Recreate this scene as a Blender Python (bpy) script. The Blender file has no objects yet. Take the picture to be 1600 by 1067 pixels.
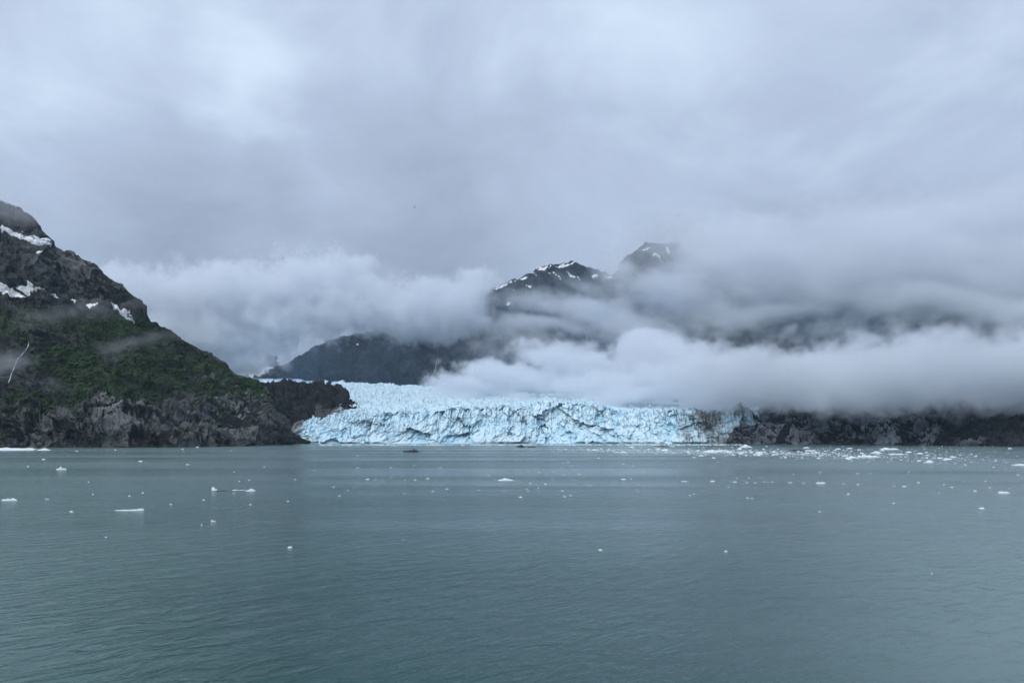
import bpy, bmesh, math, random
import numpy as np
from mathutils import Vector, Matrix

scene = bpy.context.scene
COL = scene.collection
R = math.radians

# ------------------------------------------------------------------ camera
F = 1164.0            # focal length in pixels of the 1600 px wide photograph
HORIZON = 679.0       # row of the horizon
CAM_H = 25.0          # deck of a ship
cam_d = bpy.data.cameras.new('camera')
cam_d.sensor_width = 36.0
cam_d.lens = 36.0 * F / 1600.0
cam_d.shift_y = (HORIZON - 533.5) / 1600.0
cam_d.clip_start = 0.5
cam_d.clip_end = 60000.0
cam = bpy.data.objects.new('camera', cam_d)
cam.location = (0, 0, CAM_H)
cam.rotation_euler = (R(90), 0, 0)
COL.objects.link(cam)
scene.camera = cam

# ------------------------------------------------------------------ world
SUN_EL, SUN_ROT = R(40), R(-145)
world = bpy.data.worlds.new('World')
scene.world = world
world.use_nodes = True
wt = world.node_tree
wt.nodes.clear()


class NT:
    """small helper to wire node trees"""
    def __init__(self, tree):
        self.t = tree

    def n(self, kind, ins=None, **props):
        nd = self.t.nodes.new(kind)
        for k, v in props.items():
            setattr(nd, k, v)
        for k, v in (ins or {}).items():
            self.put(nd.inputs[k], v)
        return nd

    def put(self, sock, v):
        if isinstance(v, bpy.types.NodeSocket):
            self.t.links.new(v, sock)
        elif isinstance(v, bpy.types.Node):
            self.t.links.new(v.outputs[0], sock)
        else:
            sock.default_value = v

    def math(self, op, a, b=None, c=None, clamp=False):
        nd = self.t.nodes.new('ShaderNodeMath')
        nd.operation = op
        nd.use_clamp = clamp
        for i, v in enumerate((a, b, c)):
            if v is not None:
                self.put(nd.inputs[i], v)
        return nd.outputs[0]

    def vmath(self, op, a, b=None, c=None):
        nd = self.t.nodes.new('ShaderNodeVectorMath')
        nd.operation = op
        for i, v in enumerate((a, b, c)):
            if v is not None:
                self.put(nd.inputs[i], v)
        return nd.outputs['Value'] if op in ('LENGTH', 'DOT_PRODUCT', 'DISTANCE') else nd.outputs[0]

    def smooth(self, v, lo, hi, a=0.0, b=1.0):
        nd = self.t.nodes.new('ShaderNodeMapRange')
        nd.interpolation_type = 'SMOOTHSTEP'
        self.put(nd.inputs[0], v)
        for i, x in zip((1, 2, 3, 4), (lo, hi, a, b)):
            nd.inputs[i].default_value = x
        return nd.outputs[0]

    def noise(self, vec, scale, detail=4.0, rough=0.55, dist=0.0, lac=2.0, color=False, kind='FBM'):
        nd = self.t.nodes.new('ShaderNodeTexNoise')
        nd.noise_type = kind
        nd.normalize = True
        self.put(nd.inputs['Vector'], vec)
        nd.inputs['Scale'].default_value = scale
        nd.inputs['Detail'].default_value = detail
        nd.inputs['Roughness'].default_value = rough
        nd.inputs['Lacunarity'].default_value = lac
        nd.inputs['Distortion'].default_value = dist
        return nd.outputs['Color' if color else 0]

    def mix(self, fac, a, b, blend='MIX'):
        nd = self.t.nodes.new('ShaderNodeMix')
        nd.data_type = 'RGBA'
        nd.blend_type = blend
        self.put(nd.inputs[0], fac)
        for i, v in ((6, a), (7, b)):
            self.put(nd.inputs[i], (*v, 1.0) if isinstance(v, tuple) and len(v) == 3 else v)
        return nd.outputs[2]


w = NT(wt)
SKY_STRENGTH = 0.1
HAZE = 1.5e-5
sky = w.n('ShaderNodeTexSky', sky_type='NISHITA', sun_disc=False, sun_elevation=SUN_EL, sun_rotation=SUN_ROT,
          altitude=0.0, air_density=1.0, dust_density=3.0, ozone_density=1.0)
tc = w.n('ShaderNodeTexCoord')
direction = tc.outputs['Generated']
# an overcast deck: noise on a flat layer high above, stretched towards the horizon
sep = w.n('ShaderNodeSeparateXYZ', {0: direction})
up = w.math('MAXIMUM', sep.outputs['Z'], 0.0)
inv = w.math('DIVIDE', 1.0, w.math('ADD', up, 0.34))
deck = w.vmath('MULTIPLY', direction, w.n('ShaderNodeCombineXYZ', {0: inv, 1: inv, 2: inv}).outputs[0])
big = w.noise(deck, 0.75, 3.0, 0.5, 0.4)
mid = w.noise(w.vmath('ADD', deck, (3.1, 1.7, 0.4)), 2.6, 7.0, 0.60, 0.5)
lump = w.math('ADD', w.math('MULTIPLY', big, 0.55), w.math('MULTIPLY', mid, 0.45))
lum = w.math('ADD', w.math('MULTIPLY', w.math('POWER', up, 0.8), 0.42), w.math('MULTIPLY', w.math('SUBTRACT', lump, 0.5), 1.12))


def glow(px, py, rad, gain):
    """thin spot of the overcast: brighter (or, below zero, thicker and darker) cloud around one direction"""
    d = Vector(((px - 800) / F, 1.0, (HORIZON - py) / F)).normalized()
    dist = w.vmath('DISTANCE', w.vmath('ADD', w.vmath('NORMALIZE', direction), w.vmath('MULTIPLY', w.vmath('SUBTRACT', w.noise(deck, 3.0, 4.0, 0.55, color=True), (0.5, 0.5, 0.5)), (0.28, 0.28, 0.28))), tuple(d))
    return w.math('MULTIPLY', w.smooth(dist, rad, 0.0), gain)


for g in ((370, 130, 0.13, 0.20), (60, 120, 0.22, 0.12), (640, 395, 0.20, -0.13), (220, 320, 0.18, -0.06), (1350, 290, 0.34, -0.07)):
    lum = w.math('ADD', lum, glow(*g))
lum = w.math('ADD', lum, 0.20, clamp=True)
ramp = w.n('ShaderNodeValToRGB', {0: lum})
els = ramp.color_ramp.elements
els[0].position, els[0].color = 0.0, (1.55, 1.85, 2.45, 1)
els[1].position, els[1].color = 1.0, (12.0, 13.0, 13.8, 1)
e = els.new(0.45)
e.color = (3.5, 4.15, 5.4, 1)
e = els.new(0.7)
e.color = (5.4, 6.5, 7.7, 1)
cover = w.smooth(lump, 0.2, 0.5, 0.86, 0.97)
bg = w.n('ShaderNodeBackground', {'Color': w.mix(cover, sky.outputs[0], ramp.outputs[0]), 'Strength': SKY_STRENGTH})
w.n('ShaderNodeOutputWorld', {'Surface': bg})

# ------------------------------------------------------------------ sun behind the overcast
sun_d = bpy.data.lights.new('sun', 'SUN')
sun_d.energy = 1.5
sun_d.angle = R(50)
sun_d.color = (1.0, 0.985, 0.965)
sun = bpy.data.objects.new('sun', sun_d)
sun_dir = Vector((math.sin(SUN_ROT) * math.cos(SUN_EL), math.cos(SUN_ROT) * math.cos(SUN_EL), math.sin(SUN_EL)))
sun.rotation_euler = sun_dir.to_track_quat('Z', 'Y').to_euler()
COL.objects.link(sun)

# ------------------------------------------------------------------ view and sampling
scene.view_settings.view_transform = 'Standard'
scene.view_settings.look = 'None'
scene.view_settings.gamma = 1.0
scene.view_settings.use_curve_mapping = False
scene.view_settings.exposure = 0.5
cy = scene.cycles
cy.use_denoising = True
cy.use_adaptive_sampling = True
cy.adaptive_threshold = 0.03
cy.max_bounces = 10
cy.diffuse_bounces = 2
cy.glossy_bounces = 2
cy.volume_bounces = 8
cy.volume_max_steps = 256
cy.volume_step_rate = 5.0
cy.caustics_reflective = False
cy.caustics_refractive = False


# ------------------------------------------------------------------ numpy noise
def _hash(ix, iy, iz, seed):
    with np.errstate(over='ignore'):
        h = ix.astype(np.uint32) * np.uint32(374761393) + iy.astype(np.uint32) * np.uint32(668265263) + iz.astype(np.uint32) * np.uint32(2147483647) + np.uint32((seed * 1274126177) & 0xFFFFFFFF)
        h = (h ^ (h >> np.uint32(13))) * np.uint32(1274126177)
        h = (h ^ (h >> np.uint32(16))) * np.uint32(2246822519)
        return h ^ (h >> np.uint32(15))


_G = np.random.default_rng(3).normal(size=(256, 3))
_G = (_G / np.linalg.norm(_G, axis=1)[:, None]).astype(np.float32)


def perlin(p, seed=0):
    p = p.astype(np.float32)
    i = np.floor(p).astype(np.int32)
    f = p - i
    t = f * f * f * (f * (f * 6 - 15) + 10)
    out = 0
    for dx in (0, 1):
        wx = t[:, 0] if dx else 1 - t[:, 0]
        for dy in (0, 1):
            wy = t[:, 1] if dy else 1 - t[:, 1]
            for dz in (0, 1):
                wz = t[:, 2] if dz else 1 - t[:, 2]
                g = _G[_hash(i[:, 0] + dx, i[:, 1] + dy, i[:, 2] + dz, seed) & 255]
                out = out + wx * wy * wz * (g[:, 0] * (f[:, 0] - dx) + g[:, 1] * (f[:, 1] - dy) + g[:, 2] * (f[:, 2] - dz))
    return out * 1.5


def fbm(p, octaves=5, gain=0.5, lac=2.03, seed=0):
    a, s, out = 1.0, 0.0, 0
    for k in range(octaves):
        out = out + a * perlin(p * lac ** k + 17.3 * k, seed + k)
        s += a
        a *= gain
    return out / s


def ridged(p, octaves=5, gain=0.5, lac=2.03, seed=0):
    a, s, out, wgt = 1.0, 0.0, 0, 1.0
    for k in range(octaves):
        r = (1 - np.abs(perlin(p * lac ** k + 11.7 * k, seed + k)) * 1.6)
        r = np.clip(r, 0, 1) ** 2
        out = out + a * r * wgt
        wgt = np.clip(r * 1.6, 0.15, 1)
        s += a
        a *= gain
    return out / s


def cells(p, seed=0):
    """Worley cells: F1, F2, vector from the cell's centre, and four random numbers of the cell"""
    p = p.astype(np.float32)
    i = np.floor(p).astype(np.int32)
    fr = p - i
    n = len(p)
    f1 = np.full(n, 81.0, np.float32)
    f2 = np.full(n, 81.0, np.float32)
    hid = np.zeros(n, np.uint32)
    off3 = np.zeros(n, np.int8)
    nb = [(dx, dy, dz) for dx in (-1, 0, 1) for dy in (-1, 0, 1) for dz in (-1, 0, 1)]
    s = np.float32(1 / 1023.0)
    for j, (dx, dy, dz) in enumerate(nb):
        h = _hash(i[:, 0] + dx, i[:, 1] + dy, i[:, 2] + dz, seed)
        r = (fr[:, 0] - dx - (h & 1023) * s) ** 2 + (fr[:, 1] - dy - ((h >> 10) & 1023) * s) ** 2 + (fr[:, 2] - dz - ((h >> 20) & 1023) * s) ** 2
        near = r < f1
        f2 = np.where(near, f1, np.minimum(f2, r))
        f1 = np.where(near, r, f1)
        hid = np.where(near, h, hid)
        off3[near] = j
    o3 = np.array(nb, np.float32)[off3]
    vec = fr - o3 - np.stack([(hid & 1023) * s, ((hid >> 10) & 1023) * s, ((hid >> 20) & 1023) * s], 1)
    q = _hash(hid, hid * np.uint32(3), hid * np.uint32(7), seed + 1)
    rnd = np.stack([(q >> np.uint32(k) & 255) for k in (0, 8, 16, 24)], 1) / 255.0
    return np.sqrt(f1), np.sqrt(f2), vec, rnd


def sstep(x, a, b):
    t = np.clip((x - a) / (b - a), 0, 1)
    return t * t * (3 - 2 * t)


def px_to(px, py, D):
    return Vector(((px - 800) / F * D, D, CAM_H + (HORIZON - py) / F * D))


# ------------------------------------------------------------------ objects
def tag(o, label=None, cat=None, group=None, kind=None):
    for k, v in (('label', label), ('category', cat), ('group', group), ('kind', kind)):
        if v:
            o[k] = v
    return o


def mesh_obj(name, verts, faces, mat=None, parent=None, smooth=False, attrs=None):
    me = bpy.data.meshes.new(name)
    if isinstance(verts, np.ndarray):
        nv, nf = len(verts), len(faces)
        me.vertices.add(nv)
        me.vertices.foreach_set('co', verts.astype(np.float32).ravel())
        k = faces.shape[1]
        me.loops.add(nf * k)
        me.loops.foreach_set('vertex_index', faces.astype(np.int32).ravel())
        me.polygons.add(nf)
        me.polygons.foreach_set('loop_start', np.arange(0, nf * k, k, dtype=np.int32))
        me.update(calc_edges=True)
    else:
        me.from_pydata(verts, [], faces)
        me.update()
    if smooth:
        me.polygons.foreach_set('use_smooth', [True] * len(me.polygons))
    for key, val in (attrs or {}).items():
        a = me.attributes.new(key, 'FLOAT', 'POINT')
        a.data.foreach_set('value', val.astype(np.float32))
    if mat:
        me.materials.append(mat)
    o = bpy.data.objects.new(name, me)
    COL.objects.link(o)
    if parent:
        o.parent = parent
    return o


def empty(name, loc=(0, 0, 0)):
    o = bpy.data.objects.new(name, None)
    o.location = loc
    COL.objects.link(o)
    return o


def grid_faces(nr, nc):
    a = np.arange(nr * nc).reshape(nr, nc)
    return np.stack([a[:-1, :-1], a[:-1, 1:], a[1:, 1:], a[1:, :-1]], -1).reshape(-1, 4)


def grid_normals(P):
    du = np.gradient(P, axis=1)
    dv = np.gradient(P, axis=0)
    n = np.cross(du, dv)
    n /= np.linalg.norm(n, axis=2)[:, :, None] + 1e-9
    return n


def material(name):
    m = bpy.data.materials.new(name)
    m.use_nodes = True
    m.node_tree.nodes.clear()
    return m, NT(m.node_tree)


# ------------------------------------------------------------------ materials
def rock_material(name, dark, light, veg_hi=(0.030, 0.060, 0.018), scale=1.0, pale_gain=3.0):
    m, t = material(name)
    pos = t.n('ShaderNodeNewGeometry').outputs['Position']
    at = lambda k: t.n('ShaderNodeAttribute', attribute_name=k).outputs['Fac']
    n1 = t.noise(pos, 0.012 * scale, 4.0, 0.62, 0.6)
    n2 = t.noise(pos, 0.09 * scale, 3.0, 0.65, 0.3)
    n3 = t.noise(pos, 0.035 * scale, 4.0, 0.7, 1.2)
    tone = at('tone')
    base = t.mix(t.smooth(t.math('ADD', t.math('MULTIPLY', n1, 0.5), t.math('MULTIPLY', tone, 0.5)), 0.3, 0.7), dark, tuple(0.5 * (a + b) for a, b in zip(dark, light)))
    base = t.mix(t.math('MULTIPLY', t.smooth(n2, 0.45, 0.70), t.smooth(tone, 0.35, 0.75)), base, light)
    pale = t.math('MULTIPLY', at('pale'), t.smooth(t.math('ADD', t.math('MULTIPLY', n3, 0.6), t.math('MULTIPLY', tone, 0.4)), 0.38, 0.60))
    base = t.mix(pale, base, tuple(min(1, c * pale_gain) for c in light))
    crack = t.smooth(n3, 0.46, 0.30)
    base = t.mix(t.math('MULTIPLY', crack, 0.5), base, tuple(c * 0.45 for c in dark))
    vegc = t.mix(t.smooth(n2, 0.35, 0.65), tuple(c * 0.5 for c in veg_hi), veg_hi)
    vegc = t.mix(t.smooth(n1, 0.45, 0.65), vegc, (veg_hi[0] * 1.1, veg_hi[1] * 0.72, veg_hi[2] * 0.9))
    vm = t.smooth(t.math('ADD', at('veg'), t.math('MULTIPLY', t.math('SUBTRACT', n3, 0.5), 1.5)), 0.36, 0.60)
    base = t.mix(vm, base, vegc)
    sm = t.smooth(t.math('ADD', at('snow'), t.math('ADD', t.math('MULTIPLY', t.math('SUBTRACT', n2, 0.5), 0.5), t.math('MULTIPLY', t.math('SUBTRACT', n3, 0.5), 0.7))), 0.42, 0.58)
    base = t.mix(sm, base, t.mix(t.smooth(n1, 0.4, 0.6), (0.88, 0.91, 0.93), (0.74, 0.77, 0.79)))
    bmp = t.n('ShaderNodeBump', {'Height': t.math('ADD', n2, t.math('MULTIPLY', n3, 1.5)), 'Strength': 0.6, 'Distance': 4.0 / scale})
    b = t.n('ShaderNodeBsdfPrincipled', {'Base Color': base, 'Roughness': 0.85, 'Normal': bmp})
    b.inputs['Specular IOR Level'].default_value = 0.25
    t.n('ShaderNodeOutputMaterial', {'Surface': b})
    return m


def ice_material(name, white=(0.63, 0.80, 0.89), blue=(0.40, 0.68, 0.84), dirty=(0.13, 0.135, 0.13), scale=1.0):
    m, t = material(name)
    pos = t.n('ShaderNodeNewGeometry').outputs['Position']
    at = lambda k: t.n('ShaderNodeAttribute', attribute_name=k).outputs['Fac']
    n1 = t.noise(pos, 0.02 * scale, 4.0, 0.6, 0.5)
    n2 = t.noise(pos, 0.14 * scale, 3.0, 0.65, 0.4)
    base = t.mix(t.smooth(t.math('ADD', t.math('MULTIPLY', n1, 0.5), t.math('MULTIPLY', at('crack'), 0.5)), 0.28, 0.72), white, blue)
    base = t.mix(t.smooth(n2, 0.55, 0.75), base, tuple(min(0.92, c * 1.12) for c in white))
    dm = t.smooth(t.math('ADD', at('dirt'), t.math('MULTIPLY', t.math('SUBTRACT', n2, 0.5), 0.8)), 0.30, 0.85)
    base = t.mix(dm, base, dirty)
    bmp = t.n('ShaderNodeBump', {'Height': n2, 'Strength': 0.5, 'Distance': 2.0 / scale})
    b = t.n('ShaderNodeBsdfPrincipled', {'Base Color': base, 'Roughness': 0.55, 'Normal': bmp})
    b.inputs['Specular IOR Level'].default_value = 0.3
    t.n('ShaderNodeOutputMaterial', {'Surface': b})
    return m


M_left = rock_material('left_slope_rock', (0.012, 0.014, 0.015), (0.066, 0.070, 0.070), veg_hi=(0.026, 0.054, 0.019), pale_gain=3.0)
M_far = rock_material('far_ridge_rock', (0.012, 0.019, 0.026), (0.034, 0.044, 0.052), veg_hi=(0.014, 0.025, 0.018), scale=0.45)
M_right = rock_material('right_shore_rock', (0.009, 0.011, 0.014), (0.036, 0.041, 0.046), pale_gain=6.5)
M_debris = rock_material('moraine_debris', (0.008, 0.010, 0.012), (0.026, 0.029, 0.032), scale=2.0, pale_gain=2.2)
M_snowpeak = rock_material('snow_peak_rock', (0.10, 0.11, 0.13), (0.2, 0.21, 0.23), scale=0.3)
M_ice = ice_material('glacier_ice')
M_field = ice_material('upper_ice', white=(0.57, 0.72, 0.80), blue=(0.40, 0.62, 0.74), dirty=(0.045, 0.046, 0.046))
M_berg = ice_material('berg_ice', white=(0.70, 0.77, 0.80), blue=(0.52, 0.66, 0.74), dirty=(0.018, 0.021, 0.024), scale=6.0)


def water_material():
    m, t = material('glacial_water')
    pos = t.n('ShaderNodeNewGeometry').outputs['Position']
    # wind patches: ripples gather in broad bands, calm slicks between
    pstretch = t.vmath('MULTIPLY', pos, (0.35, 1.0, 1.0))
    patch = t.noise(pstretch, 0.0045, 4.0, 0.55, 0.4)
    sx = t.n('ShaderNodeSeparateXYZ', {0: pos})
    side = t.smooth(t.math('DIVIDE', sx.outputs['X'], t.math('ADD', sx.outputs['Y'], 30.0)), 0.30, -0.45, 0.0, 1.0)
    wind = t.math('ADD', t.math('MULTIPLY', t.smooth(patch, 0.36, 0.62), 0.16), t.math('MULTIPLY', side, 0.42))
    rot = t.n('ShaderNodeVectorRotate', {'Vector': pos, 'Angle': R(-42)}, rotation_type='Z_AXIS').outputs[0]
    w1 = t.noise(t.vmath('MULTIPLY', rot, (0.45, 1.0, 1.0)), 0.30, 4.0, 0.55, 0.8)
    w2 = t.noise(t.vmath('MULTIPLY', rot, (0.5, 1.0, 1.0)), 0.9, 3.0, 0.6, 0.6)
    w3 = t.noise(t.vmath('MULTIPLY', rot, (0.3, 1.0, 1.0)), 0.12, 2.0, 0.5, 0.3)
    hgt = t.math('ADD', t.math('ADD', t.math('MULTIPLY', t.math('POWER', w1, 2.2), 2.0), t.math('MULTIPLY', w2, 0.34)), t.math('MULTIPLY', w3, 0.5))
    lane = t.noise(t.vmath('MULTIPLY', pos, (0.10, 1.0, 1.0)), 0.011, 3.0, 0.5, 0.3)
    bmp = t.n('ShaderNodeBump', {'Height': hgt, 'Strength': t.math('ADD', 0.10, t.math('MULTIPLY', wind, t.smooth(lane, 0.36, 0.62, 0.35, 1.2)), clamp=True), 'Distance': 1.5})
    rough = t.math('ADD', 0.15, t.math('MULTIPLY', t.smooth(lane, 0.36, 0.62), 0.10))
    silt = t.noise(pstretch, 0.003, 5.0, 0.6, 1.0)
    col = t.mix(t.smooth(silt, 0.35, 0.68), (0.010, 0.054, 0.051), (0.020, 0.074, 0.068))
    # bright sky reflection painted into the base colour, paler towards both shores
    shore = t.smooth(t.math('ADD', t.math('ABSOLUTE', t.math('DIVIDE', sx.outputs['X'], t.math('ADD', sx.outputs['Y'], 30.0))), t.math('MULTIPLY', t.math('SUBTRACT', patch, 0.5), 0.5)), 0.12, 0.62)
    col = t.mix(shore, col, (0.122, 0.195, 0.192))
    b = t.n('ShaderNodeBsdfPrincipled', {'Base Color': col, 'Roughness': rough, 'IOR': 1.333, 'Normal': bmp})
    t.n('ShaderNodeOutputMaterial', {'Surface': b})
    return m


# ------------------------------------------------------------------ water
W = 16000.0
ys = [-3000, 40, 90, 200, 500, 1200, 2600, 12500]
verts, faces = [], []
for y in ys:
    for x in np.linspace(-10000, 10000, 9):
        verts.append((float(x), float(y), 0.0))
for r in range(len(ys) - 1):
    for c in range(8):
        a = r * 9 + c
        faces.append((a, a + 1, a + 10, a + 9))
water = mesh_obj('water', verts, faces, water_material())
tag(water, 'grey green glacial bay water with fine ripples', 'water', kind='structure')


# ------------------------------------------------------------------ mountains
def lut(keys):
    k = np.array(sorted(keys), float)
    return lambda x: np.interp(x, k[:, 0], k[:, 1])


def smooth_lut(keys, width=0):
    f = lut(keys)
    if not width:
        return f
    return lambda x: sum(f(x + d) for d in np.linspace(-width, width, 5)) / 5


def slope(name, px0, px1, nc, nr, sil, base, d0, d1, prof, amp, seed, mat, masks, nback=24, back_run=900.0, feat=90.0):
    """a mountain side: rises from its foot (row base(px), distance d0(px)) to its crest (row sil(px), distance d1(px)); prof sets
    where the climb is steep. Behind the crest it falls away again. Crags are real relief."""
    px = np.linspace(px0, px1, nc)
    t = np.linspace(0, 1, nr)
    PX, T = np.meshgrid(px, t)
    row = base(PX) + (sil(PX) - base(PX)) * T
    D = d0(PX) + (d1(PX) - d0(PX)) * prof(T)
    P = np.stack([(PX - 800) / F * D, D, CAM_H + (HORIZON - row) / F * D], -1)
    # the far side
    tb = np.linspace(0, 1, nback + 1)[1:]
    top = P[-1]
    back = []
    for s in tb:
        q = top.copy()
        q[:, 1] += back_run * s
        q[:, 0] *= 1 + back_run * s / top[:, 1] * 0.8
        q[:, 2] = top[:, 2] * (1 - 0.75 * s ** 1.3) - 5
        back.append(q)
    P = np.concatenate([P, np.array(back)], 0)
    N = grid_normals(P)
    N[N[:, :, 1] > 0.4] *= 1
    fl = P.reshape(-1, 3)
    nn = N.reshape(-1, 3)
    if np.median(nn[:, 2]) < 0:
        nn = -nn
    warp = np.stack([fbm(fl / (feat * 2) + 5.2 * k, 3, seed=seed + 40 + k) for k in range(3)], 1) * feat * 0.5
    q = (fl + warp)
    strata = q.copy()
    strata[:, 2] = q[:, 2] * 1.6 + q[:, 0] * 0.5
    h = (ridged(strata / (feat * 2.2), 6, 0.52, seed=seed) - 0.45) * 1.6
    h += (ridged(strata / (feat * 0.6), 4, 0.55, seed=seed + 7) - 0.45) * 0.55
    bed = q.copy()
    bed[:, 0] += 0.55 * bed[:, 2]
    f1, f2, vec, rnd = cells(bed / (feat * np.array([0.60, 0.60, 0.85])), seed + 3)
    h += ((rnd[:, 0] - 0.5) + (vec * (rnd[:, 1:4] - 0.5)).sum(1) * 1.5) * 0.55
    edge = 1 - sstep(f2 - f1, 0.0, 0.06)
    tone = 0.5 + (rnd[:, 2] - 0.5) * 0.7
    f1, f2, vec, rnd = cells(bed / (feat * np.array([0.20, 0.20, 0.30])), seed + 4)
    h += ((rnd[:, 0] - 0.5) + (vec * (rnd[:, 1:4] - 0.5)).sum(1) * 1.6) * 0.24
    tone += (rnd[:, 2] - 0.5) * 0.6 - 0.5 * (1 - sstep(f2 - f1, 0.0, 0.12)) - 0.5 * edge
    f1, f2, vec, rnd = cells(bed / (feat * np.array([0.07, 0.07, 0.11])), seed + 5)
    h += ((rnd[:, 0] - 0.5) + (vec * (rnd[:, 1:4] - 0.5)).sum(1) * 1.8) * 0.12
    tone += (rnd[:, 2] - 0.5) * 0.45
    h += fbm(fl / (feat * 0.035), 2, seed=seed + 9) * 0.06
    Tall = np.concatenate([T, np.ones((nback, nc))], 0).ravel()
    PXa = np.concatenate([PX, np.repeat(px[None], nback, 0)], 0).ravel()
    ROWa = np.concatenate([row, np.repeat(row[-1:], nback, 0)], 0).ravel()
    a = amp(PXa, ROWa, Tall)
    out = fl + nn * (h * a)[:, None]
    ground = np.concatenate([np.ones((1, nc)), np.zeros((nr + nback - 1, nc))], 0).ravel() > 0
    out[ground, 2] = -6.0
    attrs = masks(PXa, ROWa, Tall, out, h)
    attrs['tone'] = np.clip(tone + 0.3 * (h - h.mean()), 0, 1)  # relief shading painted into the tone: raised rock paler, hollows darker
    o = mesh_obj(name, out, grid_faces(nr + nback, nc), mat, attrs=attrs, smooth=False)
    tag(o, kind='structure')
    return o, (PX, row, out.reshape(nr + nback, nc, 3)[:nr])


def patches(px, row, spots, out):
    """soft marks at given spots: (px, row, half width, half height, tilt)"""
    m = np.zeros(len(px))
    for (cx, cy_, rx, ry, tilt) in spots:
        dx = px - cx
        dy = row - cy_ - tilt * dx
        m = np.maximum(m, 1 - np.sqrt((dx / rx) ** 2 + (dy / ry) ** 2) * 0.6)
    return np.clip(m, 0, 1)


left_sil = lut([(-700, 150), (-400, 215), (-200, 262), (0, 306), (35, 324), (58, 342), (70, 362), (82, 383), (100, 392), (130, 405), (150, 418), (168, 432),
                (196, 450), (214, 464), (226, 480), (233, 499), (246, 503), (262, 512), (290, 530), (310, 543), (330, 554), (350, 568), (368, 581),
                (395, 592), (412, 603), (430, 625), (450, 652), (470, 680), (482, 693)])
left_base = lambda px: HORIZON + CAM_H * F / left_d0(px)
left_d0 = smooth_lut([(-700, 1050), (-300, 1250), (0, 1410), (250, 1450), (330, 1540), (400, 1660), (440, 1830), (465, 2000), (490, 2075)], 12)
left_d1 = smooth_lut([(-700, 1900), (0, 2250), (233, 2250), (300, 2350), (400, 2350), (450, 2200), (485, 2090)], 8)


def left_prof(T):
    # cliff above the water, long green slope, cliff band, snowy ledge, summit
    k = np.array([(0, 0), (0.10, 0.03), (0.16, 0.07), (0.30, 0.26), (0.52, 0.60), (0.60, 0.70), (0.72, 0.76), (0.78, 0.82), (0.82, 0.90), (1, 1)])
    return np.interp(T, k[:, 0], k[:, 1])


def left_amp(px, row, T):
    a = 26 * np.ones(len(px))
    a = np.where(row > 600, 30, a)
    a = a * (0.25 + 0.75 * sstep(T, 0.0, 0.06)) * (0.45 + 0.55 * sstep(1 - T, 0.0, 0.10))
    return a * np.clip(0.25 + (482 - px) / 120, 0.2, 1)


def left_masks(px, row, T, P, h):
    snow = patches(px, row, [(8, 310, 24, 5, 0.5), (28, 369, 44, 6, 0.30), (58, 380, 24, 5, 0.25), (64, 373, 16, 2.6, 0.5), (10, 452, 26, 5, 0.30), (46, 451, 25, 5, 0.12),
                             (85, 459, 14, 2.5, 0.0), (110, 462, 9, 2.5, 0), (143, 476, 10, 5, 0.1), (190, 489, 22, 5.5, 0.33), (158, 397, 3, 3, 0), (60, 398, 5, 2, 0)], None)
    n = fbm(P / 60.0, 4, seed=61)
    snow = snow + n * 0.40 * (snow > 0.02)
    v = sstep(row, 455 + 0.12 * px, 485 + 0.12 * px) * (1 - sstep(row, 600, 668))
    v = v * (0.64 + 1.5 * fbm(P / 95.0 + 9, 5, seed=71) + 0.5 * fbm(P / 25.0, 3, seed=72)) * (1 - patches(px, row, [(25, 575, 60, 60, 0), (300, 610, 40, 20, .1)], None) * 0.8)
    v = np.maximum(v, 0.6 * patches(px, row, [(180, 595, 100, 34, 0.05), (370, 592, 50, 18, 0.5), (250, 560, 100, 26, 0.4), (300, 610, 60, 20, 0.2)], None) + 0.6 * fbm(P / 70.0, 3, seed=75))
    v = v * (row > left_sil(px) + 3) * (1 - sstep(row, 640, 678)) * sstep(row, 455 + 0.10 * px, 475 + 0.12 * px)
    pale = patches(px, row, [(370, 640, 50, 60, 0), (190, 650, 60, 35, 0.1), (60, 665, 80, 35, 0), (250, 670, 90, 22, 0.1), (395, 672, 30, 22, 0), (150, 430, 90, 30, 0.4), (285, 590, 50, 20, 0.3)], None)
    pale = pale * (0.55 + 0.9 * fbm(P / 50.0, 3, seed=77))
    return {'snow': snow, 'veg': np.clip(v, 0, 1), 'pale': np.clip(pale, 0, 1)}


left_mountain, left_grid = slope('left_mountain', -520, 484, 860, 430, left_sil, left_base, left_d0, left_d1, left_prof, left_amp, 11, M_left, left_masks)
tag(left_mountain, 'steep green and grey rocky mountainside with snow patches falling to the bay', 'mountain')

ridge_sil = lut([(330, 615), (380, 599), (408, 589), (425, 583), (440, 573), (452, 565), (462, 556), (478, 551), (492, 544), (503, 536), (516, 530), (530, 523), (560, 520), (620, 505),
                 (690, 480), (750, 458), (770, 448), (795, 440), (820, 434), (838, 424), (852, 414), (862, 411), (893, 408), (908, 415), (925, 421), (945, 426), (958, 432), (968, 412), (984, 394),
                 (1008, 380), (1036, 379), (1046, 377), (1060, 376), (1072, 386), (1092, 400), (1150, 430), (1250, 452), (1400, 465), (1650, 470), (1900, 480), (2200, 500)])


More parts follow.
